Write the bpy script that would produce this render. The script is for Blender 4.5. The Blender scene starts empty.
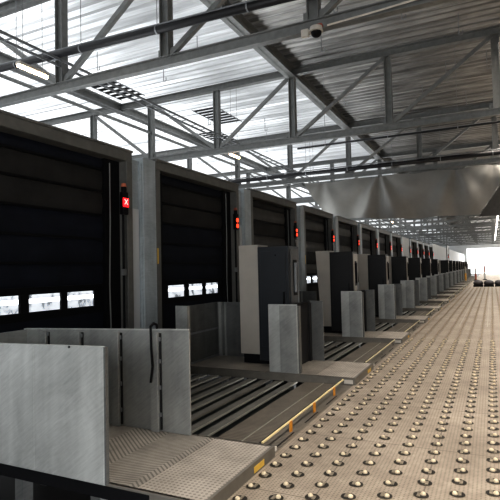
import bpy, bmesh, math, random
from mathutils import Vector, Matrix
random.seed(7)
C = bpy.context.scene.collection
S = 4.2          # spacing of the docks along the hall
NW = 18          # docks along the wall
HOLE = {8, 13, 14, 15, 16}     # bays closed by plain wall
ORD = ['nearest', 'second', 'third', 'fourth', 'fifth', 'sixth', 'seventh', 'eighth', 'ninth', 'tenth', 'eleventh',
       'twelfth', 'thirteenth', 'fourteenth', 'fifteenth', 'sixteenth', 'seventeenth', 'farthest']

# ------------------------------------------------------------------ materials
def new_mat(name):
    m = bpy.data.materials.new(name); m.use_nodes = True
    nt = m.node_tree; b = nt.nodes['Principled BSDF']
    return m, nt, b
def L(nt, a, b): nt.links.new(a, b)
def coords(nt, scale=(1, 1, 1), rot=(0, 0, 0)):
    tc = nt.nodes.new('ShaderNodeTexCoord'); mp = nt.nodes.new('ShaderNodeMapping')
    mp.inputs['Scale'].default_value = scale; mp.inputs['Rotation'].default_value = rot
    L(nt, tc.outputs['Object'], mp.inputs['Vector']); return mp.outputs['Vector']
def ramp(nt, fac, stops):
    r = nt.nodes.new('ShaderNodeValToRGB'); L(nt, fac, r.inputs['Fac'])
    e = r.color_ramp.elements
    e[0].position, e[0].color = stops[0][0], (*stops[0][1], 1)
    e[1].position, e[1].color = stops[-1][0], (*stops[-1][1], 1)
    for p, c in stops[1:-1]:
        x = e.new(p); x.color = (*c, 1)
    return r.outputs['Color']
def noise(nt, vec, scale, detail=4, rough=.6, dist=0):
    n = nt.nodes.new('ShaderNodeTexNoise'); n.inputs['Scale'].default_value = scale
    n.inputs['Detail'].default_value = detail; n.inputs['Roughness'].default_value = rough
    n.inputs['Distortion'].default_value = dist
    L(nt, vec, n.inputs['Vector']); return n.outputs['Fac']
def bump(nt, b, h, strength=.3, dist=.01):
    n = nt.nodes.new('ShaderNodeBump'); n.inputs['Strength'].default_value = strength
    n.inputs['Distance'].default_value = dist; L(nt, h, n.inputs['Height']); L(nt, n.outputs['Normal'], b.inputs['Normal'])
def math_(nt, op, a, b=None, c=None):
    n = nt.nodes.new('ShaderNodeMath'); n.operation = op
    for i, v in enumerate((a, b, c)):
        if v is None: continue
        if isinstance(v, (int, float)): n.inputs[i].default_value = v
        else: L(nt, v, n.inputs[i])
    return n.outputs[0]
def mixc(nt, fac, a, b, blend='MIX'):
    n = nt.nodes.new('ShaderNodeMix'); n.data_type = 'RGBA'; n.blend_type = blend
    if isinstance(fac, (int, float)): n.inputs[0].default_value = fac
    else: L(nt, fac, n.inputs[0])
    for i, v in ((6, a), (7, b)):
        if isinstance(v, tuple): n.inputs[i].default_value = (*v, 1)
        else: L(nt, v, n.inputs[i])
    return n.outputs[2]
def plain(name, col, rough=.6, metal=0, var=.15, scale=6, emit=0, spec=.5):
    m, nt, b = new_mat(name)
    f = noise(nt, coords(nt), scale)
    c = ramp(nt, f, [(.3, tuple(x * (1 - var) for x in col)), (.7, tuple(min(1, x * (1 + var)) for x in col))])
    L(nt, c, b.inputs['Base Color'])
    b.inputs['Roughness'].default_value = rough; b.inputs['Metallic'].default_value = metal
    b.inputs['Specular IOR Level'].default_value = spec
    if emit:
        L(nt, c, b.inputs['Emission Color']); b.inputs['Emission Strength'].default_value = emit
    return m
def galvanized(name, lo, hi, rough=.42, metal=.45, sc=1.0):
    m, nt, b = new_mat(name)
    v = coords(nt); big = noise(nt, v, 1.5 * sc, 5, .6, .8)
    v1 = coords(nt, (1, 1, 1), (0, .62, 0)); mp2 = nt.nodes.new('ShaderNodeMapping'); mp2.inputs['Scale'].default_value = (2.2, 3, 26); L(nt, v1, mp2.inputs['Vector']); v2 = mp2.outputs['Vector']; st = noise(nt, v2, 2.2, 6, .75, .4)
    v3 = coords(nt, (7, 7, .5)); band = noise(nt, v3, 1.2, 2, .5)
    f = math_(nt, 'ADD', math_(nt, 'MULTIPLY', big, .42), math_(nt, 'MULTIPLY', st, .36))
    f = math_(nt, 'ADD', f, math_(nt, 'MULTIPLY', band, .22))
    L(nt, ramp(nt, f, [(.36, lo), (.5, tuple((a + b_) / 2 for a, b_ in zip(lo, hi))), (.64, hi)]), b.inputs['Base Color'])
    L(nt, math_(nt, 'MULTIPLY_ADD', st, .4, rough - .2), b.inputs['Roughness'])
    b.inputs['Metallic'].default_value = metal
    bump(nt, b, st, .10, .01)
    return m
def tread(name, lo, hi, chevron=False, rough=.45, metal=.35):
    m, nt, b = new_mat(name)
    tc = nt.nodes.new('ShaderNodeTexCoord'); sx = nt.nodes.new('ShaderNodeSeparateXYZ'); L(nt, tc.outputs['Object'], sx.inputs[0])
    X, Y = sx.outputs[0], sx.outputs[1]
    if chevron == 2:
        h = math_(nt, 'LESS_THAN', math_(nt, 'FRACT', math_(nt, 'MULTIPLY', Y, 24)), .4)
    elif chevron:
        a = math_(nt, 'PINGPONG', X, .42)
        s = math_(nt, 'FRACT', math_(nt, 'MULTIPLY', math_(nt, 'ADD', math_(nt, 'MULTIPLY', a, .8), Y), 22))
        s2 = math_(nt, 'ABSOLUTE', math_(nt, 'SUBTRACT', s, .5))
        h = math_(nt, 'LESS_THAN', s2, .22)
    else:
        fx = math_(nt, 'ABSOLUTE', math_(nt, 'SUBTRACT', math_(nt, 'FRACT', math_(nt, 'MULTIPLY', X, 26)), .5))
        fy = math_(nt, 'ABSOLUTE', math_(nt, 'SUBTRACT', math_(nt, 'FRACT', math_(nt, 'MULTIPLY', Y, 26)), .5))
        h = math_(nt, 'LESS_THAN', math_(nt, 'ADD', fx, fy), .36)
    n = noise(nt, tc.outputs['Object'], 3, 5, .65)
    base = ramp(nt, n, [(.3, lo), (.7, hi)])
    c = mixc(nt, math_(nt, 'MULTIPLY', h, .72 if chevron else .6), base, tuple(x * .3 for x in lo))
    L(nt, c, b.inputs['Base Color'])
    b.inputs['Roughness'].default_value = rough; b.inputs['Metallic'].default_value = metal
    bump(nt, b, h, -.5, .004)
    return m
def perforated(name):
    m, nt, b = new_mat(name)
    tc = nt.nodes.new('ShaderNodeTexCoord'); sx = nt.nodes.new('ShaderNodeSeparateXYZ'); L(nt, tc.outputs['Object'], sx.inputs[0])
    X, Y = sx.outputs[0], sx.outputs[1]
    def f(v, k):
        a = math_(nt, 'SUBTRACT', math_(nt, 'FRACT', math_(nt, 'MULTIPLY', v, k)), .5); return math_(nt, 'MULTIPLY', a, a)
    r = math_(nt, 'ADD', f(X, 33), f(Y, 33))
    hole = math_(nt, 'LESS_THAN', r, .055)
    # plate joints
    jx = math_(nt, 'LESS_THAN', math_(nt, 'ABSOLUTE', math_(nt, 'SUBTRACT', math_(nt, 'FRACT', math_(nt, 'DIVIDE', math_(nt, 'ADD', X, .89 + 7.29), .729)), .5)), .006)
    jy = math_(nt, 'LESS_THAN', math_(nt, 'ABSOLUTE', math_(nt, 'SUBTRACT', math_(nt, 'FRACT', math_(nt, 'DIVIDE', math_(nt, 'ADD', Y, 8.22), 1.386)), .5)), .004)
    j = math_(nt, 'MAXIMUM', jx, jy)
    n = noise(nt, tc.outputs['Object'], 1.1, 6, .7); n2 = noise(nt, tc.outputs['Object'], 14, 4, .7)
    base = ramp(nt, math_(nt, 'ADD', math_(nt, 'MULTIPLY', n, .65), math_(nt, 'MULTIPLY', n2, .35)), [(.34, (.22, .185, .148)), (.52, (.335, .288, .234)), (.7, (.47, .41, .34))])
    c = mixc(nt, math_(nt, 'MULTIPLY', hole, .62), base, (.07, .055, .045))
    c = mixc(nt, math_(nt, 'MULTIPLY', j, .7), c, (.08, .065, .05))
    L(nt, c, b.inputs['Base Color'])
    b.inputs['Roughness'].default_value = .5; b.inputs['Metallic'].default_value = .15
    return m
def emissive(name, col, s):
    m, nt, b = new_mat(name)
    n = noise(nt, coords(nt), 3)
    c = ramp(nt, n, [(.2, tuple(x * .92 for x in col)), (.8, col)])
    L(nt, c, b.inputs['Base Color']); L(nt, c, b.inputs['Emission Color']); b.inputs['Emission Strength'].default_value = s
    return m
def glow_roof():  # emission graded along X stands in for light on the left roof
    m, nt, b = new_mat('roof sheet with painted glow')
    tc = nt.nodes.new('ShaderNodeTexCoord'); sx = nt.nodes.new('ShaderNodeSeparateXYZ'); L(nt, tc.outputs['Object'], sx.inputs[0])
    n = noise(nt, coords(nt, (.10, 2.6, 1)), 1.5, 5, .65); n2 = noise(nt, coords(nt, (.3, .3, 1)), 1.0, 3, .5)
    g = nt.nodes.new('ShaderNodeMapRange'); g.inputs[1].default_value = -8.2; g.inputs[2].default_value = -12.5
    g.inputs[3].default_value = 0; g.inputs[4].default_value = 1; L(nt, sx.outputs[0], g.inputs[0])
    rb = math_(nt, 'FRACT', math_(nt, 'DIVIDE', math_(nt, 'ADD', sx.outputs[1], 6.0), .36)); rb = math_(nt, 'LESS_THAN', rb, .36)  # rib shading is striped into the glow colour
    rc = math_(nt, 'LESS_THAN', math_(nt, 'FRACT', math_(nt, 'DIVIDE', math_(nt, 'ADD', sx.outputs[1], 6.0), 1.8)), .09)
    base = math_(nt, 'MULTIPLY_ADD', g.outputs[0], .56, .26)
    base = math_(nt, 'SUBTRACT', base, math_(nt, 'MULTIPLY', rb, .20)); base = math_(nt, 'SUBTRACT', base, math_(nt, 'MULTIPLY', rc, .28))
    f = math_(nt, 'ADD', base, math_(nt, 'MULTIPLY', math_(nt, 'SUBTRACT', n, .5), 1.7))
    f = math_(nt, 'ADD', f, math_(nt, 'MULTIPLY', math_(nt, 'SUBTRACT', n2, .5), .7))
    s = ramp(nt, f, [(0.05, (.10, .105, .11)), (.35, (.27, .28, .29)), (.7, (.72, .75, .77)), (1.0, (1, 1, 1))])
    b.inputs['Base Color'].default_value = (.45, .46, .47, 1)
    L(nt, s, b.inputs['Emission Color']); b.inputs['Emission Strength'].default_value = ROOF_GLOW
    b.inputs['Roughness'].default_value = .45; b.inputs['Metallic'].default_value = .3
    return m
ROOF_GLOW = 1.05
def roofmat():
    m, nt, b = new_mat('corrugated steel roof')
    n = noise(nt, coords(nt, (.12, 3.2, 1)), 1.6, 5, .7); n2 = noise(nt, coords(nt), .5, 3)
    f = math_(nt, 'ADD', math_(nt, 'MULTIPLY', n, .7), math_(nt, 'MULTIPLY', n2, .3))
    L(nt, ramp(nt, f, [(.36, (.10, .10, .095)), (.5, (.26, .255, .245)), (.64, (.55, .54, .52))]), b.inputs['Base Color'])
    b.inputs['Roughness'].default_value = .36; b.inputs['Metallic'].default_value = .55
    return m
M = {
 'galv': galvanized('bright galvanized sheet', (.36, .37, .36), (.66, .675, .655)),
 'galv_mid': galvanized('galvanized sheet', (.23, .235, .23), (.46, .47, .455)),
 'galv_dark': galvanized('dark galvanized steel', (.09, .093, .092), (.21, .215, .21)),
 'pier': galvanized('galvanized pier sheet', (.30, .34, .36), (.55, .60, .63), .5, .15),
 'steel': plain('grey painted steel', (.22, .225, .22), .5, .3),
 'steel_light': plain('light zinc steel', (.28, .29, .30), .45, .5),
 'roof': roofmat(),
 'frame': plain('warm grey frame paint', (.16, .157, .145), .5, .2),
 'black': plain('black paint', (.004, .004, .005), .6, 0, .15, 6, 0, .2),
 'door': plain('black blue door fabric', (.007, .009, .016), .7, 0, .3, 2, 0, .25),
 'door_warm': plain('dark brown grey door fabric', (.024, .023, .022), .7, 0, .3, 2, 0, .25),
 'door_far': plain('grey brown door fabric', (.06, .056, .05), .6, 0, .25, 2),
 'gap': plain('dark shadowed steel', (.015, .015, .016), .7, .2),
 'cream': plain('cream cabinet paint', (.43, .40, .355), .5, 0, .08, 2),
 'cabinet': plain('anthracite cabinet paint', (.020, .023, .028), .42, .0, .12, 3),
 'cabinet_black': plain('black cabinet paint', (.007, .007, .008), .5, 0, .12, 3),
 'cabinet_side': plain('grey cabinet side', (.10, .10, .10), .5, .1),
 'pit': plain('dark pit concrete', (.012, .011, .010), .8),
 'deck': perforated('perforated ball deck plate'),
 'tread': tread('dotted tread plate', (.38, .34, .295), (.62, .565, .50)),
 'side_tread': tread('worn lane side plate', (.17, .15, .125), (.27, .24, .20), 2),
 'chevron': tread('chevron tread plate', (.30, .275, .24), (.56, .515, .455), True),
 'edge': plain('worn steel edge', (.20, .185, .16), .5, .4),
 'slat': tread('ribbed lane slat', (.15, .148, .135), (.27, .265, .24), 2),
 'lane': plain('lane channel', (.03, .036, .033), .6, .2),
 'rail_lit': plain('bright rail edge', (.42, .41, .36), .4, .4),  # bright tone put in for the lit slat edges
 'yellow': plain('yellow rail paint', (.86, .72, .40), .5), 'side_strip': plain('pale rail paint', (.62, .55, .36), .5), 'marker': plain('yellow marker', (.75, .48, .08), .5),
 'orange': plain('orange bracket paint', (.75, .30, .03), .5),
 'ball': plain('cream caster ball', (.66, .56, .40), .4, 0, .12, 20), 'ball_far': plain('muted caster ball', (.42, .35, .26), .5),
 'cup_far': plain('muted caster cup', (.15, .12, .095), .6), 'cup': plain('dark caster cup', (.018, .015, .012), .6, .2),  # far balls darkened and far cups lightened to soften contrast
 'cup_rim': plain('caster rim', (.30, .26, .20), .4, .5),
 'fabric': plain('grey tarpaulin', (.33, .322, .30), .65, 0, .12, .9),
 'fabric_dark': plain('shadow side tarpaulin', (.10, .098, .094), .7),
 'white': plain('white wall paint', (.62, .64, .65), .7, 0, .06, .6),
 'wall_out': plain('outer wall', (.5, .5, .5), .8),
 'red': emissive('red signal lens', (1, .01, .015), 2.6), 'cross': emissive('pale red cross', (1, .55, .5), 1.2),
 'red_far': emissive('orange red signal lens', (1, .06, .02), 2.0),
 'amber': emissive('amber beacon', (.45, .13, .07), .12),
 'tube': emissive('warm fluorescent tube', (1, .74, .48), 14),
 'tube_cool': emissive('white fluorescent tube', (1, .97, .92), 9),
 'plastic': plain('white plastic', (.62, .58, .52), .5),
 'rust': plain('brown red plastic', (.38, .10, .06), .5),
 'pipe': plain('dark insulated pipe', (.022, .022, .024), .45, .2),
 'hivis': plain('orange yellow paint', (.8, .42, .08), .6),
 'bag': plain('charcoal wrap', (.045, .04, .042), .7),
 'glow_roof': glow_roof(),
}
def glass_mat():
    m, nt, b = new_mat('window pane')
    n = noise(nt, coords(nt), 4); L(nt, ramp(nt, n, [(.3, (.85, .88, .9)), (.7, (.95, .97, 1))]), b.inputs['Base Color'])
    b.inputs['Roughness'].default_value = .04; b.inputs['Transmission Weight'].default_value = 1; b.inputs['IOR'].default_value = 1.02
    return m
M['glass'] = glass_mat()
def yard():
    m, nt, b = new_mat('glowing yard wall')  # wall surface glows by itself, brightness put into its emission
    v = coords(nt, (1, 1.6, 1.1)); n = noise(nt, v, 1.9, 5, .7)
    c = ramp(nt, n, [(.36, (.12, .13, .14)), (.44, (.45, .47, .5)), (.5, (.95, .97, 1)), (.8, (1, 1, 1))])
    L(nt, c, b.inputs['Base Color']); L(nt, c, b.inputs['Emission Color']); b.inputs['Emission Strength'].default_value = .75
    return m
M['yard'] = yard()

# ------------------------------------------------------------------ mesh helpers
def box(bm, x0, x1, y0, y1, z0, z1, mi=0, bev=0):
    r = bmesh.ops.create_cube(bm, size=1)
    vs = r['verts']
    for v in vs:
        v.co = Vector(((x0 + x1) / 2 + v.co.x * (x1 - x0), (y0 + y1) / 2 + v.co.y * (y1 - y0), (z0 + z1) / 2 + v.co.z * (z1 - z0)))
    fs = set(f for v in vs for f in v.link_faces)
    if bev:
        es = list(set(e for v in vs for e in v.link_edges))
        r2 = bmesh.ops.bevel(bm, geom=es, offset=bev, segments=1, affect='EDGES')
        fs = set(f for f in fs if f.is_valid) | set(r2['faces'])
    for f in fs: f.material_index = mi
def bar(bm, a, b, w, h, mi=0, up=(0, 0, 1)):
    a = Vector(a); b = Vector(b); d = (b - a); ln = d.length; d.normalize()
    u = Vector(up); s = d.cross(u)
    if s.length < 1e-4: s = d.cross(Vector((0, 1, 0)))
    s.normalize(); u = s.cross(d).normalized()
    r = bmesh.ops.create_cube(bm, size=1)
    for v in r['verts']:
        c = v.co.copy(); v.co = a + d * ((c.x + .5) * ln) + s * (c.y * w) + u * (c.z * h)
        for f in v.link_faces: f.material_index = mi
def ibeam(bm, a, b, w, h, t, up=(0, 0, 1)):
    a = Vector(a); b = Vector(b); d = (b - a).normalized(); u = Vector(up); s = d.cross(u).normalized(); u = s.cross(d).normalized()
    bar(bm, a, b, t, h, 0, u)
    for q in (-1, 1): bar(bm, a + u * q * (h / 2 - t / 2), b + u * q * (h / 2 - t / 2), w, t, 0, u)
def cyl(bm, a, b, r, seg=12, r2=None, mi=0):
    a = Vector(a); b = Vector(b); d = b - a
    q = Vector((0, 0, 1)).rotation_difference(d.normalized())
    res = bmesh.ops.create_cone(bm, cap_ends=True, segments=seg, radius1=r, radius2=r if r2 is None else r2, depth=d.length,
                                matrix=Matrix.Translation((a + b) / 2) @ q.to_matrix().to_4x4())
    for v in res['verts']:
        for f in v.link_faces: f.material_index = mi
def sph(bm, c, r, sc=(1, 1, 1), seg=12):
    bmesh.ops.create_uvsphere(bm, u_segments=seg, v_segments=max(6, seg // 2 + 2), radius=r, matrix=Matrix.Translation(c) @ Matrix.Diagonal((*sc, 1)))
def tube(bm, pts, r, seg=8):
    for a, b in zip(pts, pts[1:]): cyl(bm, a, b, r, seg)
def obj(name, bm, mats, parent=None, loc=None, smooth=False):
    me = bpy.data.meshes.new(name); bm.to_mesh(me); bm.free()
    for m in (mats if isinstance(mats, (list, tuple)) else [mats]): me.materials.append(M[m])
    if smooth:
        for p in me.polygons: p.use_smooth = True
    o = bpy.data.objects.new(name, me); C.objects.link(o)
    if loc: o.location = loc
    if parent: o.parent = parent
    return o
def NB(): return bmesh.new()
def boxes(name, mat, bl, parent=None, bev=0):
    bm = NB()
    for q in bl: box(bm, *q, bev=bev)
    return obj(name, bm, mat, parent)
def thing(name, label, cat, loc=(0, 0, 0), group=None):
    o = bpy.data.objects.new(name, None); C.objects.link(o); o.location = loc; o.empty_display_size = .2
    return tag(o, label, cat, group)
def tag(o, label, cat, group=None):
    o['label'] = label; o['category'] = cat
    if group: o['group'] = group
    return o
def struct(name, bl, mat, bev=0):
    o = boxes(name, mat, bl, bev=bev); o['kind'] = 'structure'; return o
def dup(root, dy=0, label=None, dx=0, dz=0):
    r = root.copy(); C.objects.link(r); r.location = root.location + Vector((dx, dy, dz))
    if label: r['label'] = label
    for ch in list(root.children):
        c = ch.copy(); C.objects.link(c); c.parent = r
        for g in list(ch.children):
            d = g.copy(); C.objects.link(d); d.parent = c
    return r

ZD = -.10        # ball deck level; walkway tops are at 0
XE = -1.84       # edge between docks and deck
YEND = 128.0
# ------------------------------------------------------------------ the setting
struct('floor', [(XE - .03, 9, -6, YEND + 12, ZD - .12, ZD)], 'deck')
struct('floor_pit', [(-24, XE - .03, -6, YEND + 12, -.9, -.75)], 'pit')
struct('trim_1', [(-.885, -.87, 15, 120, ZD, ZD + .006)], 'rail_lit')
struct('trim_2', [(-.185, -.172, 15, 120, ZD, ZD + .006)], 'rail_lit')
def deck_roof():
    bm = NB(); x0, x1 = -6.1, 9.0
    per = .36; y = -6.0; prev = None; prof = []
    while y < YEND + .5:
        prof += [(y, 8.72), (y + .12, 8.72), (y + .17, 8.80), (y + .31, 8.80)]; y += per
    for (ya, za) in prof:
        a = bm.verts.new((x0, ya, za)); b = bm.verts.new((x1, ya, za))
        if prev: bm.faces.new((prev[0], prev[1], b, a))
        prev = (a, b)
    o = obj('ceiling', bm, 'roof'); o['kind'] = 'structure'
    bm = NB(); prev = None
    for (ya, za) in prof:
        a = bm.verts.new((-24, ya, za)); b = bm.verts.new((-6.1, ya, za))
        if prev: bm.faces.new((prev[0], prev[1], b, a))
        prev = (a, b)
    o = obj('ceiling_glow', bm, 'glow_roof'); o['kind'] = 'structure'
deck_roof()
struct('ceiling_cover', [(-6.1, 9.1, -6, YEND, 8.95, 9.05)], 'gap')
struct('wall_right', [(9, 9.2, -6, YEND, -.9, 9)], 'white')
struct('wall_left_outer', [(-24.2, -24, -6, YEND, -.9, 9)], 'yard')
struct('wall_yard_glow', [(-11.2, -11, -6, 60, -.75, 2.6)], 'yard')  # added glowing wall, brightens the view through the door windows
# end wall with its tall daylight opening
struct('wall_end', [(-24, -5.25, YEND, YEND + .3, -.9, 9), (-5.25, 9, YEND, YEND + .3, 5.35, 9), (7.5, 9, YEND, YEND + .3, -.1, 5.35)], 'white')
struct('wall_back', [(-24, 9, -6.2, -6, 4.2, 9), (-24, -3, -6.2, -6, -.9, 4.2), (3, 9, -6.2, -6, -.9, 4.2)], 'white')
XW = -5.8
def wall_bay(k, y0, y1, z=3.74):
    struct('wall_left', [(XW - .25, XW, y0, y1, -.75, z)], 'white')
for k in sorted(HOLE):
    if k == 8: wall_bay(k, 7.82 + S * (k - 1), 7.12 + S * k)
struct('wall_left', [(XW - .25, XW, 7.82 + S * 12, YEND, -.75, 4.0)], 'white')
# piers between doors
for k in range(-1, 13):
    y = S * k
    struct('wall_left', [(XW - .30, XW - .03, 7.12 + y, 7.42 + y, -.75, 3.66), (XW - .30, XW + .06, 7.42 + y, 7.80 + y, -.75, 3.72),
                         (XW - .26, XW + .03, 7.385 + y, 7.42 + y, -.75, 3.6)], 'pier', bev=.006)
    struct('wall_left', [(XW - .025, XW - .005, 7.16 + y, 7.36 + y, .2, 2.75)], 'white')

# ------------------------------------------------------------------ dock doors
def make_door(kind):
    t = thing('dock_door', '', 'door')
    fm = 'frame'
    h = boxes('header', fm, [(XW - .32, XW + .05, 3.62, 7.12, 3.57, 3.77), (XW - .02, XW + .08, 3.62, 7.12, 3.735, 3.775)], t, .006)
    boxes('jamb', fm, [(XW - .32, XW + .05, 6.97, 7.12, -.1, 3.57)], t, .006)
    boxes('jamb', fm, [(XW - .32, XW + .05, 3.62, 3.76, -.1, 3.57)], t, .006)
    boxes('curtain_track', 'black', [(XW - .30, XW - .12, 6.60, 6.97, -.1, 3.57)], t)
    boxes('curtain_track', 'black', [(XW - .30, XW - .12, 3.76, 4.05, -.1, 3.57)], t)
    bm = NB()          # leaf with bulging horizontal sections
    zs = [3.57, 3.36, 2.98, 2.57, 2.16, 1.75, 1.38]
    x = XW - .2
    for i in range(len(zs) - 1):
        z1, z0 = zs[i], zs[i + 1]; n = 6
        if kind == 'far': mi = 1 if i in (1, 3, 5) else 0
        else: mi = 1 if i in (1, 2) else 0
        prev = None
        for j in range(n + 1):
            z = z0 + .035 + (z1 - z0 - .035) * j / n; xx = x + .03 * math.sin(math.pi * j / n)
            a = bm.verts.new((xx, 4.05, z)); b = bm.verts.new((xx, 6.60, z))
            if prev:
                f = bm.faces.new((prev[0], prev[1], b, a)); f.material_index = mi
            prev = (a, b)
        box(bm, x - .02, x + .045, 4.05, 6.60, z0, z0 + .035, 2)
    # window row with three openings, lower skirt
    ws = [(4.30, 4.93), (5.08, 5.68), (5.80, 6.40)]
    box(bm, x - .02, x + .02, 4.05, 6.60, 1.31, 1.38, 2); box(bm, x - .02, x + .03, 4.05, 6.60, .94, 1.06, 2)
    e = [4.05] + [v for w in ws for v in w] + [6.60]
    for a, b in zip(e[::2], e[1::2]): box(bm, x - .02, x + .02, a, b, 1.06, 1.31, 2)
    box(bm, x - .02, x + .01, 4.05, 6.60, -.1, .94, 0)
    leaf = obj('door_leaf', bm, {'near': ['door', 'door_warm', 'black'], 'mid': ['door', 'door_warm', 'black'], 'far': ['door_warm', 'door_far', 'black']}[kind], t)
    for a, b in ws: boxes('window_pane', 'glass', [(x - .006, x, a, b, 1.06, 1.31)], leaf)
    bm = NB(); tube(bm, [(XW - .10, 6.70, 3.5), (XW - .09, 6.69, 2.5), (XW - .10, 6.67, 1.4), (XW - .09, 6.69, .2)], .012)
    obj('cable', bm, 'steel', t)
    boxes('yellow_marker', 'marker', [(XW + .05, XW + .056, 3.63, 3.67, 1.75, 2.05)], t)
    return t
pn, pm, pf = make_door('near'), make_door('mid'), make_door('far')
for k in range(0, 13):
    if k == 8: continue
    src = {0: pn, 1: pm, 2: pf}.get(k) or dup(pf)
    src.location.y = S * k
    w = ['black sectional dock door nearest the camera, behind the long galvanized guard',
         'black sectional dock door just behind the folded corner guard, second along the wall',
         'dark grey banded dock door, third from the camera, partly behind the anthracite cabinet']
    src['label'] = w[k] if k < 3 else 'dark banded dock door, %s from the camera along the wall' % ORD[k if k < 8 else k - 1]
    src['group'] = 'dock doors along the left wall'
# lone portal far along the white wall
t = thing('wall_portal', 'thin dark portal frame alone on the far white wall', 'door frame', (XW, 76.5, 0))
boxes('frame', 'frame', [(0, .12, 0, .2, -.1, 4.4), (0, .12, 3.3, 3.5, -.1, 4.4), (0, .12, 0, 3.5, 4.2, 4.4)], t)
boxes('door_leaf', 'white', [(0.0, .05, .2, 3.3, -.1, 4.2)], t)

# ------------------------------------------------------------------ signal lights
def make_signal(first):
    t = thing('signal_light', '', 'signal light')
    x = XW + .06
    boxes('housing', 'black', [(x + .002, x + .09, 6.95, 7.09, 2.60, 2.99)], t, .01)
    if first:
        bm = NB(); box(bm, x + .09, x + .10, 6.94, 7.08, 2.73, 2.88); obj('red_lens', bm, 'red', t)
        bm = NB(); bar(bm, (x + .104, 6.97, 2.77), (x + .104, 7.05, 2.86), .014, .006, 0, (1, 0, 0)); bar(bm, (x + .104, 6.97, 2.86), (x + .104, 7.05, 2.77), .014, .006, 0, (1, 0, 0))
        obj('cross_mark', bm, 'cross', t)
    else:
        for z in (2.80, 2.66): 
            bm = NB(); cyl(bm, (x + .088, 7.01, z + .03), (x + .105, 7.01, z + .03), .052, 14); obj('red_lens', bm, 'red_far', t)
    bm = NB(); cyl(bm, (x + .05, 7.01, 2.985), (x + .05, 7.01, 3.08), .045, 12); obj('beacon_base', bm, 'black', t)
    bm = NB(); cyl(bm, (x + .05, 7.01, 3.08), (x + .05, 7.01, 3.14), .05, 12, .035); obj('beacon', bm, 'amber' if first else 'rust', t)
    bm = NB(); cyl(bm, (x + .03, 7.01, 0), (x + .03, 7.01, 2.6), .022, 8); obj('conduit', bm, 'black', t)
    boxes('junction_box', 'steel', [(x, x + .06, 6.98, 7.05, 1.55, 1.66)], t)
    return t
s0, s1 = make_signal(True), make_signal(False)
for k in range(13):
    if k == 8: pass
    o = s0 if k == 0 else s1 if k == 1 else dup(s1)
    o.location.y = S * k - .2
    o['label'] = ('signal light with one red crossed lens beside the nearest dock door' if k == 0 else
                  'two lens red signal light, %s from the camera along the dock wall' % ORD[k])
    o['group'] = 'red signal lights on the dock wall'
o = dup(s1, 0, 'red signal light on the thin portal of the far white wall'); o.location = (.12, 76.6 - 7.0, .0); o['group'] = 'red signal lights on the dock wall'

# ------------------------------------------------------------------ walkways
def make_walkway(front='edge'):
    t = thing('walkway_platform', '', 'platform')
    y0, y1 = 3.0, 4.21
    bm = NB(); box(bm, -5.6, -2.44, y0, y1, -.03, 0); obj('chevron_plate', bm, 'chevron', t)
    bm = NB(); box(bm, -2.435, XE, y0, y1, -.03, 0); obj('dotted_plate', bm, 'tread', t)
    boxes('front_beam', front, [(-5.6, -2.3, y0 - .01, y0 + .02, -.12, -.02)], t)
    boxes('edge_beam', 'edge', [(-5.6, XE, y0 - .012, y0 + .02, -.018, .0), (-2.3, XE, y0 - .01, y0 + .02, -.12, -.018), (-5.6, XE, y1 - .02, y1 + .01, -.12, .0), (XE - .02, XE + .006, y0 - .01, y1 + .01, -.12, .001)], t)
    boxes('end_reflector', 'plastic', [(-2.0, -1.87, y0 - .02, y0 - .01, -.085, -.03)], t)
    boxes('corner_bracket', 'plastic', [(XE - .03, XE + .015, y1 + .011, y1 + .04, -.05, -.01)], t, .004)
    boxes('yellow_marker', 'marker', [(XE + .006, XE + .009, 3.78, 3.98, -.085, -.035)], t)
    for x in (-4.6, -3.7, -2.85, -1.95):
        for y in (y0 + .08, y1 - .08):
            boxes('leg', 'galv_dark', [(x - .05, x + .05, y - .05, y + .05, -.75, -.03)], t)
    return t
w0, w1 = make_walkway('black'), make_walkway('edge')  # nearest front beam is black, its lack of light put into the colour
for k in range(NW):
    o = w0 if k == 0 else w1 if k == 1 else dup(w1)
    o.location.y = S * k
    o['label'] = 'raised tread plate walkway between dock lanes, %s from the camera' % ORD[k]
    o['group'] = 'raised walkways between the dock lanes'
# ------------------------------------------------------------------ roller lanes
def make_lane():
    t = thing('slatted_lane', '', 'conveyor lane')
    y0, y1 = 4.23, 7.17
    boxes('lane_bed', 'lane', [(-5.7, XE - .035, y0, y1, -.30, -.24)], t)
    x = -5.55; i = 0
    while x < -2.75:
        s = boxes('slat', 'slat', [(x, x + .118, y0 + .02, y1 - .02, -.125, -.115)], t)
        boxes('slat_edge', 'rail_lit' if i % 3 != 1 else 'edge', [(x + .118, x + .130, y0 + .02, y1 - .02, -.125, -.106)], s)
        x += .226; i += 1
    boxes('side_plate', 'side_tread', [(x + .02, XE - .035, y0, y1, -.24, -.105)], t)
    boxes('side_strip', 'rail_lit', [(-2.31, -2.30, y0, y1, -.105, -.098)], t)
    boxes('side_groove', 'gap', [(-2.13, -2.10, y0, y1, -.105, -.101)], t)
    boxes('slot', 'gap', [(-1.93, -1.915, y0 + .25 + j * .8, y0 + .25 + j * .8 + .45, -.105, -.101) for j in range(3)], t)
    return t
l0 = make_lane()
for k in range(NW):
    o = l0 if k == 0 else dup(l0)
    o.location.y = S * k
    o['label'] = 'ribbed steel slat lane in front of a dock, %s from the camera' % ORD[k]
    o['group'] = 'slatted lanes between the walkways'
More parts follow.
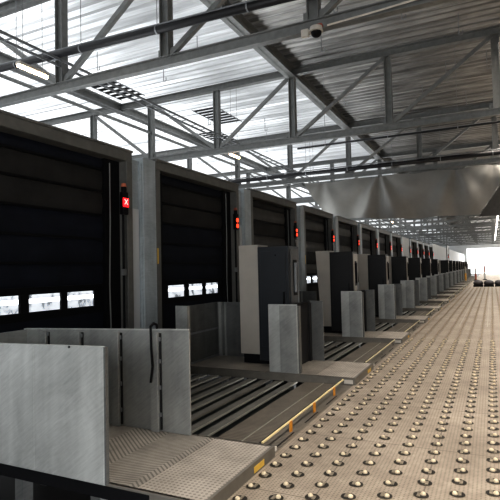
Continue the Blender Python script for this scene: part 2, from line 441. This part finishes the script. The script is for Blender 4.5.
def make_rail(br=True):
    t = thing('guide_rail', '', 'rail')
    boxes('rail_bar', 'yellow' if br else 'side_strip', [(-1.985, -1.968, 4.26, 7.06, -.012, .004)], t)
    for y in (4.95, 5.72, 6.55) if br else ():
        boxes('bracket', 'orange', [(-1.968, -1.955, y - .03, y + .03, -.105, -.0)], t)
    if not br: boxes('foot', 'edge', [(-1.99, -1.965, y - .03, y + .03, -.105, -.012) for y in (4.4, 5.7, 6.9)], t)
    return t
r0, r1 = make_rail(), make_rail(False)
for k in range(10):
    o = r0 if k == 0 else r1 if k == 1 else dup(r1)
    o.location.y = S * k
    o['label'] = 'thin yellow guide rail on three orange brackets beside the nearest lane' if k == 0 else 'thin pale guide rail at the deck edge of lane, %s from the camera' % ORD[k]
    o['group'] = 'yellow guide rails at the lane edge'

# ------------------------------------------------------------------ guards
t = thing('guard_panel', 'large bright galvanized guard panel in the left foreground', 'guard panel', (-3.9, 2.975, 0))
bm = NB(); box(bm, -1.6, 1.21, -.012, .012, -.006, 1.04, 0, .003)
for v in bm.verts:
    if v.co.x < 0 and v.co.z > .5: v.co.z -= .06
obj('sheet', bm, 'galv', t)
boxes('stiffener', 'galv', [(.36, .46, -.014, -.012, 0, 1.0)], t); boxes('stiffener', 'galv', [(.88, 1.2, -.015, -.012, 0, 1.03)], t)
boxes('stiffener', 'galv', [(-.7, -.58, -.014, -.012, 0, .96)], t)
bm = NB(); cyl(bm, (.86, -.02, 1.02), (.86, -.012, 1.02), .010, 8); obj('bolt', bm, 'gap', t)
boxes('edge_strip', 'galv_dark', [(1.21, 1.225, -.014, .02, .0, 1.035)], t)

def posts_panel(x0, x1, y, posts, name, label, mat='galv_mid', h=1.03, slit=True):
    t = thing(name, label, 'guard panel', (0, y, 0))
    sh = boxes('sheet', mat, [(x0, x1, 0, .02, 0, h)], t, .003)
    cp = boxes('top_cap', 'galv', [(x0, x1, -.014, .03, h - .012, h)], t)
    for o in (sh, cp):
        for v in o.data.vertices:
            if v.co.x < (x0 + x1) / 2 and v.co.z > .5: v.co.z -= .06
    for p in posts:
        q = boxes('post', 'galv_dark' if mat != 'galv_mid' else mat, [(p - .09, p, -.045, -.002, 0, h - .03 - .06 * (x1 - p) / (x1 - x0))], t, .004)
        boxes('slit', 'gap', [(p, p + .022, -.012, 0, .02, h - .04 - .06 * (x1 - p) / (x1 - x0))], q)
        boxes('clip', 'steel_light', [(p + .002, p + .02, -.025, -.012, z, z + .04) for z in (.15, .42, .68, .9)], q)
    return t
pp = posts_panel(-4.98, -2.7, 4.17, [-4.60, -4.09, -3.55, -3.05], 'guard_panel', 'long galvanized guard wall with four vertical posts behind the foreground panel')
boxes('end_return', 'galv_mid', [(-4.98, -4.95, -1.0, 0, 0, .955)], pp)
t = thing('cable_strap', 'black cable strap hanging over the long galvanized guard wall', 'strap', (-3.1, 4.11, 0))
bm = NB(); tube(bm, [(0, .09, .85), (0.005, .075, 1.06), (0.0, .03, 1.08), (.0, -.02, 1.05), (.012, -.03, .85), (.025, -.03, .66), (.0, -.03, .5)], .013); obj('strap_loop', bm, 'black', t)

# near short guard of each walkway
def make_short():
    t = thing('guard_panel', '', 'guard panel', (0, 0, 0))
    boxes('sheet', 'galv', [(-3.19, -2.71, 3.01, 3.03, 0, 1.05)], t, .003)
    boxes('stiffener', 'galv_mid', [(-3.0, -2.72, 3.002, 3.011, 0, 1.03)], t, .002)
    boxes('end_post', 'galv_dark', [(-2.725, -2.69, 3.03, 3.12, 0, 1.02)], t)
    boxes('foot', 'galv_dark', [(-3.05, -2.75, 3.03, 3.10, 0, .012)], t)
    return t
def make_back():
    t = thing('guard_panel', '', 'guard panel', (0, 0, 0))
    boxes('sheet', 'galv_dark', [(-2.95, -2.66, 4.15, 4.17, 0, 1.03)], t, .003)  # shade on the rear guard is put into its dark colours
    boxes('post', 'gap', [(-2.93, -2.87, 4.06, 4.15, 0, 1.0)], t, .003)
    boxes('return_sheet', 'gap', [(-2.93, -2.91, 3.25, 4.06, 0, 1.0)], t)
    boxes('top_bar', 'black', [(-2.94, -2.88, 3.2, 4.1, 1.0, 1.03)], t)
    return t
p0, b0 = make_short(), make_back()
for k in range(1, NW):
    for src, nm in ((p0, 'short upright galvanized guard at the near side of walkway, %s from the camera'),
                    (b0, 'steel guard in painted shade at the back edge of walkway, %s from the camera')):
        o = src if k == 1 else dup(src)
        o.location.y = S * k
        o['label'] = nm % ORD[k]; o['group'] = 'short guard panels' if src is p0 else 'dark rear guard panels'
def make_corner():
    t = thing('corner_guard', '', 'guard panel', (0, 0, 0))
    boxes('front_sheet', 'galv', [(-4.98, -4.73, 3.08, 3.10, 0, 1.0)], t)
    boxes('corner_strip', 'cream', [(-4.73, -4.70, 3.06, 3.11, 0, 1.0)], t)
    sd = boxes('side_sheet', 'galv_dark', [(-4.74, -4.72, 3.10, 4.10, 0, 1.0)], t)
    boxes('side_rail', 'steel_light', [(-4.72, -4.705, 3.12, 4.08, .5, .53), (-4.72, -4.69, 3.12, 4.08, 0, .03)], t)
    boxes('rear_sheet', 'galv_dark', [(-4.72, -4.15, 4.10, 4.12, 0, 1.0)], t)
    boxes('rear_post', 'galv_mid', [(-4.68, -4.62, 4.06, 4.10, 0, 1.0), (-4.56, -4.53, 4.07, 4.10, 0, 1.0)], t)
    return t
c0 = make_corner()
for k in range(1, 13):
    o = c0 if k == 1 else dup(c0)
    o.location.y = S * k
    o['label'] = 'folded galvanized corner guard beside the control cabinet, %s walkway from camera' % ORD[k]
    o['group'] = 'corner guards by the cabinets'

# ------------------------------------------------------------------ cabinets
def make_cabinet(kind):
    t = thing('control_cabinet', '', 'cabinet', (0, 0, 0))
    body = 'cabinet' if kind == 'near' else 'cabinet_black'
    tp = .0 if kind == 'near' else .07
    bm = NB(); box(bm, -3.93, -3.60, 3.55, 3.99, .16, 2.02, 0, .004)
    for v in bm.verts:          # the far ones flare slightly towards the top
        if v.co.x < -3.8: v.co.x += tp * (1 - (v.co.z - .16) / 1.86) * 1.6 - .03
    obj('cream_side_case', bm, 'cream', t)
    boxes('plinth', 'black', [(-3.91, -3.06, 3.57, 4.0, .004, .16)], t)
    b = boxes('body', body, [(-3.595, -3.03, 3.53, 4.02, .06, 1.98)], t, .008)
    d = boxes('door', body, [(-3.54, -3.08, 3.515, 3.53, .3, 1.90)], t, .004)
    boxes('handle', 'black', [(-3.13, -3.105, 3.49, 3.515, 1.0, 1.22)], d)
    s = boxes('side_panel', 'cabinet_side' if kind == 'near' else 'cream', [(-3.03, -3.015, 3.60, 3.98, .75, 1.93)], t, .003)
    boxes('window_slot', 'black', [(-3.015, -3.008, 3.70, 3.86, 1.15, 1.75)], s)
    boxes('handle', 'black' if kind != 'near' else 'steel_light', [(-3.008, -2.97, 3.72, 3.75, 1.2, 1.7)], s, .004)
    boxes('lamp_strip', 'steel_light', [(-3.015, -3.005, 3.90, 3.92, 1.0, 1.72)], s)
    bm = NB(); sph(bm, (-3.26, 3.512, 1.83), .012); obj('lock', bm, 'black', t)
    return t
k0, k1 = make_cabinet('near'), make_cabinet('far')
for k in range(1, NW):
    if k in (8,): continue
    o = k0 if k == 1 else k1 if k == 2 else dup(k1)
    o.location.y = S * k
    o['label'] = ('tall anthracite control cabinet with cream side, nearest the camera' if k == 1 else
                  'tall black control cabinet with cream side, %s from the camera' % ORD[(k if k < 8 else k - 1) - 1])
    o['group'] = 'control cabinets on the walkways'

# ------------------------------------------------------------------ ball casters in the deck
DX, DY = .2425, .231
def caster_parts(rot):
    t = thing('ball_caster', '', 'caster', (0, 0, 0))
    bm = NB(); cyl(bm, (0, 0, .0005), (0, 0, .003), .059, 20); r = obj('rim', bm, 'cup_rim', t)
    bm = NB(); cyl(bm, (0, 0, .0015), (0, 0, .0045), .0555, 20); obj('cup', bm, 'cup', t)
    ox, oy = .018 * math.cos(rot), .018 * math.sin(rot)
    bm = NB(); box(bm, -.012 - ox, .012 - ox, -.03 - oy, .03 - oy, .004, .012, 0, .002); obj('fork', bm, 'cup_rim', t)
    bm = NB(); sph(bm, (ox, oy, .008), .021, (1, 1, .9), 12); obj('ball', bm, 'ball', t, smooth=True)
    return t
protos = [caster_parts(a) for a in (2.6, 0.5, 4.2, 3.6, 5.9)]
cells = []
for i in range(16):
    for j in range(0, 190):
        x = -1.75 + DX * i; y = 2.89 + DY * j + (DY / 2 if i % 2 else 0)
        if y < 46 and not (y > 41.4 and x > -1.6): cells.append((x, y))
def in_view(x, y):
    # inside the photograph's frame with a little margin (viewing wedge on the deck)
    return y > 3.1 + (x + 1.8) * .55 and x < .03 + .012 * (y - 4)
cells = [c for c in cells if not (-.90 < c[0] + 0 < -.70 and False)]
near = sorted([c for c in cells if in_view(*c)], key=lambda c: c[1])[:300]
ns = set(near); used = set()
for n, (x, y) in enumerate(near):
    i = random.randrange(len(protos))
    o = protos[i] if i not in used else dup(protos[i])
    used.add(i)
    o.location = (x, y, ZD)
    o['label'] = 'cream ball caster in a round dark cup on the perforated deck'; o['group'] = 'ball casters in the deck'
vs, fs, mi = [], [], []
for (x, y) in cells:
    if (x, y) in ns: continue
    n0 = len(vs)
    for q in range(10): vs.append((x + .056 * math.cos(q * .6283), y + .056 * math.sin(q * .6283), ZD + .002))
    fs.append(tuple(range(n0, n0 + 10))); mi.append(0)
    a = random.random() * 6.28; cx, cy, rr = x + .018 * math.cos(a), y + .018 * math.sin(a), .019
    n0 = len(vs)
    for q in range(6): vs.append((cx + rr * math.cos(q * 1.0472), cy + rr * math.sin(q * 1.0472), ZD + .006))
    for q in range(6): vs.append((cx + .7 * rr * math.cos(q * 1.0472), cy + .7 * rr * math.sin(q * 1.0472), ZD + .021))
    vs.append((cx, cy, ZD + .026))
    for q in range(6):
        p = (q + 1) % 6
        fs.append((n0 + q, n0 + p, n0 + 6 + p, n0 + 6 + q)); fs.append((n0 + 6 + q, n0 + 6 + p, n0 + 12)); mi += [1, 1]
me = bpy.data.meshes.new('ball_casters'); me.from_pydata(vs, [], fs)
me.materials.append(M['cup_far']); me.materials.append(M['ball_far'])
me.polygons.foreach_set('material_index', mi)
o = bpy.data.objects.new('ball_casters', me); C.objects.link(o); tag(o, 'distant rows of ball casters running down the long deck', 'casters'); o['kind'] = 'stuff'

# ------------------------------------------------------------------ roof trusses
PX = [-24.4, -21.35, -18.3, -15.25, -12.2, -9.15, -6.1, -2.8, .32, 3.4, 6.5, 8.9]
ZB, ZT = 6.08, 8.45
def make_truss():
    t = thing('roof_truss', '', 'truss', (0, 0, 0))
    bm = NB(); ibeam(bm, (-24, 0, ZB), (9, 0, ZB), .16, .22, .02); obj('bottom_chord', bm, 'steel', t)
    bm = NB(); ibeam(bm, (-24, 0, ZT + .05), (9, 0, ZT + .05), .2, .24, .02); obj('top_chord', bm, 'steel', t)
    for x in PX[1:-1]:
        bm = NB(); ibeam(bm, (x, 0, ZB + .1), (x, 0, ZT - .05), .2, .22, .02, (1, 0, 0)); 
        q = obj('post', bm, 'steel', t)
        bm = NB(); box(bm, x - .2, x + .2, -.02, .02, ZB + .05, ZB + .28); obj('gusset', bm, 'steel', q)
    for a, b in zip(PX, PX[1:]):
        bm = NB()
        if a >= -9.2: p, q = (a + .1, 0, ZB + .12), (b - .08, 0, ZT - .08)
        else: p, q = (b - .1, 0, ZB + .12), (a + .08, 0, ZT - .08)
        bar(bm, p, q, .11, .11, 0); obj('brace', bm, 'steel', t)
    return t
tr0 = make_truss(); TY = [8.75 + 7.6 * i for i in range(16)]
for i, y in enumerate(TY):
    o = tr0 if i == 0 else dup(tr0)
    o.location.y = y
    o['label'] = 'grey steel roof truss across the hall, %s from the camera' % ORD[i]; o['group'] = 'roof trusses'
for n, (x, w, lab) in enumerate([(-6.1, .34, 'dark roof beam along the hall where bright roof meets dark roof'), (-13.8, .32, 'long steel roof beam crossing the bright roof on the left'), (5.0, .3, 'long roof beam over the right side of the deck')]):
    bm = NB(); ibeam(bm, (x, -5.9, 8.46), (x, YEND - .05, 8.46), w, .34, .03); o = obj('roof_beam', bm, 'steel'); tag(o, lab, 'beam')
# cable tray above the door wall
bm = NB()
for dx in (-.14, .14): box(bm, -8.95 + dx - .015, -8.95 + dx + .015, -5.9, YEND - .1, 6.52, 6.58)
y = -5.5
while y < 120: box(bm, -9.09, -8.81, y, y + .04, 6.53, 6.55); y += .6
tag(obj('cable_tray', bm, 'steel_light'), 'narrow steel cable tray running above the dock doors', 'cable tray')
bm = NB(); tube(bm, [(-12.2, -5.9, 7.2), (-12.2, YEND - .1, 7.2)], .06); tag(obj('ceiling_pipe', bm, 'steel'), 'slim pipe running lengthwise under the bright left roof', 'pipe')
# insulated pipes across the hall
def pipe(y, z, x0, x1, r, lab, slope=0):
    t = thing('insulated_pipe', lab, 'pipe', (0, y, z))
    bm = NB(); cyl(bm, (x0, 0, -slope * x0), (x1, 0, -slope * x1), r, 16); obj('pipe_run', bm, 'pipe', t, smooth=True)
    bm = NB(); cyl(bm, (x0, .02, r * 1.5 - slope * x0), (x1, .02, r * 1.5 - slope * x1), r * .28, 8); obj('service_line', bm, 'steel_light', t)
    x = x0 + 1
    while x < x1:
        bm = NB(); cyl(bm, (x, 0, -slope * x), (x + .03, 0, -slope * x), r * 1.12, 16); cyl(bm, (x + .015, 0, r), (x + .015, 0, 8.7 - z), .008, 6)
        obj('pipe_clamp', bm, 'steel_light', t); x += 2.1
pipe(8.4, 6.47, -23.9, 8.9, .08, 'thick dark pipe crossing the hall in front of the nearest truss', .025)
pipe(23.6, 6.32, -23.9, 8.9, .10, 'dark pipe crossing above the hanging grey tarpaulin')
pipe(16.45, 5.80, -6.0, 9, .03, 'thin conduit crossing just below the second truss')

# luminaires
def luminaire(x, y, z, ln, mat, lab, along='y', group=None, warm=None):
    t = thing('strip_light', lab, 'light', (x, y, z), group)
    if along == 'y':
        a, b = (0, -ln / 2, 0), (0, ln / 2, 0); boxes('housing', 'plastic', [(-.07, .07, -ln / 2, ln / 2, .03, .09)], t)
        rods = [(0, -ln / 3), (0, ln / 3)]
    else:
        a, b = (-ln / 2, 0, 0), (ln / 2, 0, 0); boxes('housing', 'plastic', [(-ln / 2, ln / 2, -.07, .07, .03, .09)], t); rods = [(-ln / 3, 0), (ln / 3, 0)]
    bm = NB(); cyl(bm, a, b, .035, 8); obj('tube', bm, mat, t)
    for rx, ry in rods:
        bm = NB(); cyl(bm, (rx, ry, .09), (rx, ry, 8.7 - z), .006, 6); obj('hanger', bm, 'steel', t)
    return t
for n, y in enumerate((7.45, 16.7, 25.8, 34, 42, 50)):
    luminaire(-8.62, y, 5.9, .75, 'tube', 'warm glowing strip light above the dock doors, %s from the camera' % ORD[n], group='strip lights above the dock doors')
for n in range(12):
    luminaire(.5, 30 + n * 4.3, 5.0, 3.2, 'tube_cool', 'white strip light hung over the deck beyond the tarpaulin, %s in its row' % ORD[n], group='strip lights in a row over the deck')

for n, (x, y) in enumerate([(-12.9, 13.6), (-11.1, 18.7), (-12.9, 22.0)]):  # dark strips stand in for shaded gaps in the corrugation
    t = thing('corrugation_gap', 'comb of dark strips for shaded corrugation gaps in the bright roof, %s from the camera' % ORD[n], 'roof gap', (x, y, 8.70), 'dark corrugation gaps in the bright roof')
    boxes('slots', 'gap', [(-.55, .55, j * .36, j * .36 + .2, -.02, .0) for j in range(7)], t)
    boxes('frame', 'steel_light', [(-.6, -.56, -.1, 2.5, -.02, .01), (.56, .6, -.1, 2.5, -.02, .01)], t)
# camera and sensor on the nearest chord
t = thing('ceiling_camera', 'small white dome camera on the nearest roof truss', 'camera', (-2.68, 8.55, 5.83))
boxes('mount', 'plastic', [(-.30, -.16, -.04, .04, -.02, .12)], t, .01)
bm = NB(); cyl(bm, (-.02, 0, .03), (-.02, 0, .12), .13, 16, .11); obj('housing', bm, 'plastic', t)
bm = NB(); sph(bm, (-.02, 0, .02), .10, (1, 1, .9)); obj('dome', bm, 'black', t, smooth=True)
boxes('status_tag', 'rust', [(0, .1, -.05, .05, .12, .15)], t)
boxes('arm', 'plastic', [(-.16, 0, -.02, .02, .05, .09)], t)
bm = NB(); tube(bm, [(-2.5, 8.58, 5.95), (-1.6, 8.6, 6.0), (2.0, 8.6, 6.22)], .018); tag(obj('conduit', bm, 'plastic'), 'thin pale conduit running right from the dome camera', 'conduit')

# roof hangers
n = 0
HP = [(-4.6, 10.4), (-3.4, 12.3), (-1.9, 13.5), (-.6, 15.2), (-7.8, 12.8), (-9.9, 14.0), (-11.2, 12.2), (-5.1, 19.6), (-3.9, 21.0), (-2.2, 20.4), (-.7, 22.2), (-7.6, 20.5), (-9.4, 21.4), (-11.2, 19.2), (.1, 18.3), (-1.2, 18.6), (-4.4, 14.4)]
bm = NB(); cyl(bm, (0, 0, -.62), (0, 0, 0), .014, 6); cyl(bm, (0, 0, -.62), (.10, 0, -.62), .014, 6); cyl(bm, (.10, 0, -.62), (.10, 0, -.5), .014, 6)
h0 = obj('roof_hook', bm, 'steel_light')
for i, (x, y) in enumerate(HP):
    o = h0 if i == 0 else h0.copy()
    if i: C.objects.link(o)
    o.location = (x, y, 8.74); tag(o, 'slim steel hook rod hanging from the corrugated roof', 'hook', 'hook rods under the roof')

# ------------------------------------------------------------------ tarpaulin
def tarp():
    t = thing('hanging_tarpaulin', 'large grey tarpaulin hanging across the hall below the third truss', 'tarpaulin', (0, 24.4, 0))
    bm = NB(); NX, NZ = 120, 24; g = []
    pins = [-8.6, -5.9, -4.0, -2.2, -.2, 1.2]
    for i in range(NX + 1):
        row = []
        u = i / NX
        for j in range(NZ + 1):
            w = j / NZ
            xl = -8.6 + 1.35 * w; xr = 1.0 - 1.45 * w
            x = xl + (xr - xl) * u
            d = min(abs(x - p) for p in pins)
            zt = 6.0 - .10 * min(1, d); zb = 4.02 - .27 * u + .05 * math.sin(u * 9)
            z = zt + (zb - zt) * w
            fold = .10 * math.sin(x * 2.3 + w * 2) * (.2 + w) - .30 * math.sin(math.pi * w)
            for (fx, amp, fr) in ((-4.75, .30, 9), (-1.35, .24, 8), (-7.6, .14, 7), (.2, .12, 7)):
                dz = 6.3 - z; an = math.atan2(x - fx, dz)
                fold += amp * math.cos(an * fr) * math.exp(-(an / .62) ** 2) * min(1, dz / 1.1)
            row.append(bm.verts.new((x, fold, z)))
        g.append(row)
    for i in range(NX):
        for j in range(NZ): bm.faces.new((g[i][j], g[i][j + 1], g[i + 1][j + 1], g[i + 1][j]))
    obj('sheet', bm, 'fabric', t, smooth=True)
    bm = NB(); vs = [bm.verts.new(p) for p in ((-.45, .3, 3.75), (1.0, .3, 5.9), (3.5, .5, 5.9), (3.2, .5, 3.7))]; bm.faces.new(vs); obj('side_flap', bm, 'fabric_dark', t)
tarp()

# ------------------------------------------------------------------ far end
def bundle(n, x):
    t = thing('wrapped_bundle', 'low dark wrapped bundle before the bright doorway, %s from the left' % ORD[n], 'bundle', (x, 42, ZD), 'wrapped bundles at the end of the deck')
    bm = NB(); sph(bm, (0, 0, .27), .29, (1.25, 1.2, .8), 14)
    for v in bm.verts:
        v.co += Vector((random.uniform(-.02, .02), 0, random.uniform(-.02, .02)))
        v.co.z = max(v.co.z, .1)
    obj('wrap', bm, 'bag', t, smooth=True)
    boxes('base', 'black', [(-.34, .34, -.35, .35, 0, .12)], t)
for n in range(5): bundle(n, -1.0 + n * .735)
def post(n, x, y, h, lab, m1, m2):
    t = thing('barrier_post', lab, 'post', (x, y, ZD))
    bm = NB(); cyl(bm, (0, 0, 0), (0, 0, .08), .22, 14); obj('base', bm, 'black', t)
    bm = NB(); cyl(bm, (0, 0, .08), (0, 0, h * .55), .09, 10); obj('lower_band', bm, m1, t)
    bm = NB(); cyl(bm, (0, 0, h * .55), (0, 0, h), .075, 10); obj('upper_band', bm, m2, t)
post(0, -2.45, 55, 1.5, 'orange and cream barrier post at the far end beside the guards', 'hivis', 'cream')
post(1, -1.6, 58, 1.3, 'pale barrier post with rusty band left of the bundles', 'rust', 'cream')
post(2, -.75, 60, 1.5, 'red and white barrier post behind the wrapped bundles', 'white', 'rust')

# ------------------------------------------------------------------ light
def area(name, loc, rot, sx, sy, p, col=(1, 1, 1)):
    l = bpy.data.lights.new(name, 'AREA'); l.shape = 'RECTANGLE'; l.size = sx; l.size_y = sy; l.energy = p; l.color = col
    o = bpy.data.objects.new(name, l); o.location = loc; o.rotation_euler = rot; C.objects.link(o); return o
def spread(o, deg): o.data.spread = math.radians(deg); return o
spread(area('deck_lamp', (.9, 16, 8.1), (0, 0, 0), 1.0, 34, 1150, (1, .90, .79)), 72)
spread(area('deck_lamp', (.9, 78, 8.1), (0, 0, 0), 1.0, 86, 3600, (1, .93, .84)), 72)
area('right_fill', (6.5, 30, 2.5), (math.radians(180), 0, 0), 1.5, 70, 520, (1, .95, .88))  # added unseen fill, lifts the right roof and steel
area('far_fill', (5.5, 78, 2.5), (math.radians(180), 0, 0), 2.5, 90, 3200, (1, .96, .9))  # added unseen fill, brightens the roof beyond the tarpaulin
area('left_fill', (-9.5, 30, 1.0), (math.radians(180), 0, 0), 1.5, 60, 1400, (.95, .98, 1))  # added fill hidden behind the doors, lifts the left trusses
area('back_fill', (1.0, -5.6, 2.6), (math.radians(90), 0, 0), 5, 3.2, 300, (.95, .98, 1))  # added fill from behind the camera for the panel fronts
area('end_door_daylight', (1.2, YEND - .4, 2.6), (math.radians(-90), 0, 0), 12, 5, 2500, (1, .98, .95))
w = bpy.data.worlds.new('World'); bpy.context.scene.world = w; w.use_nodes = True
nt = w.node_tree; bg = nt.nodes['Background']; bg.inputs[0].default_value = (.97, .98, 1, 1); bg.inputs[1].default_value = 2.2

# ------------------------------------------------------------------ camera (solved from the photograph's vanishing points)
vx = Vector((0.89988736, -0.03769987, -0.43448989)); vy = Vector((0.43551674, 0.02519518, 0.89982797)); vz = Vector((-0.02297634, -0.99897143, 0.03909175))
right = Vector((vx[0], vy[0], vz[0])); up = -Vector((vx[1], vy[1], vz[1])); back = -Vector((vx[2], vy[2], vz[2]))
back.normalize(); right = (right - back * right.dot(back)).normalized(); up = back.cross(right)
cd = bpy.data.cameras.new('camera'); cd.sensor_width = 36; cd.lens = 36; cd.clip_end = 400; cd.clip_start = .05
co = bpy.data.objects.new('camera', cd); C.objects.link(co)
m = Matrix((right, up, back)).transposed().to_4x4(); m.translation = (0, 0, 1.6); co.matrix_world = m
bpy.context.scene.camera = co
sc = bpy.context.scene
sc.view_settings.view_transform = 'Standard'; sc.view_settings.look = 'Medium High Contrast'; sc.view_settings.exposure = 0; sc.view_settings.gamma = 1
sc.cycles.use_denoising = True
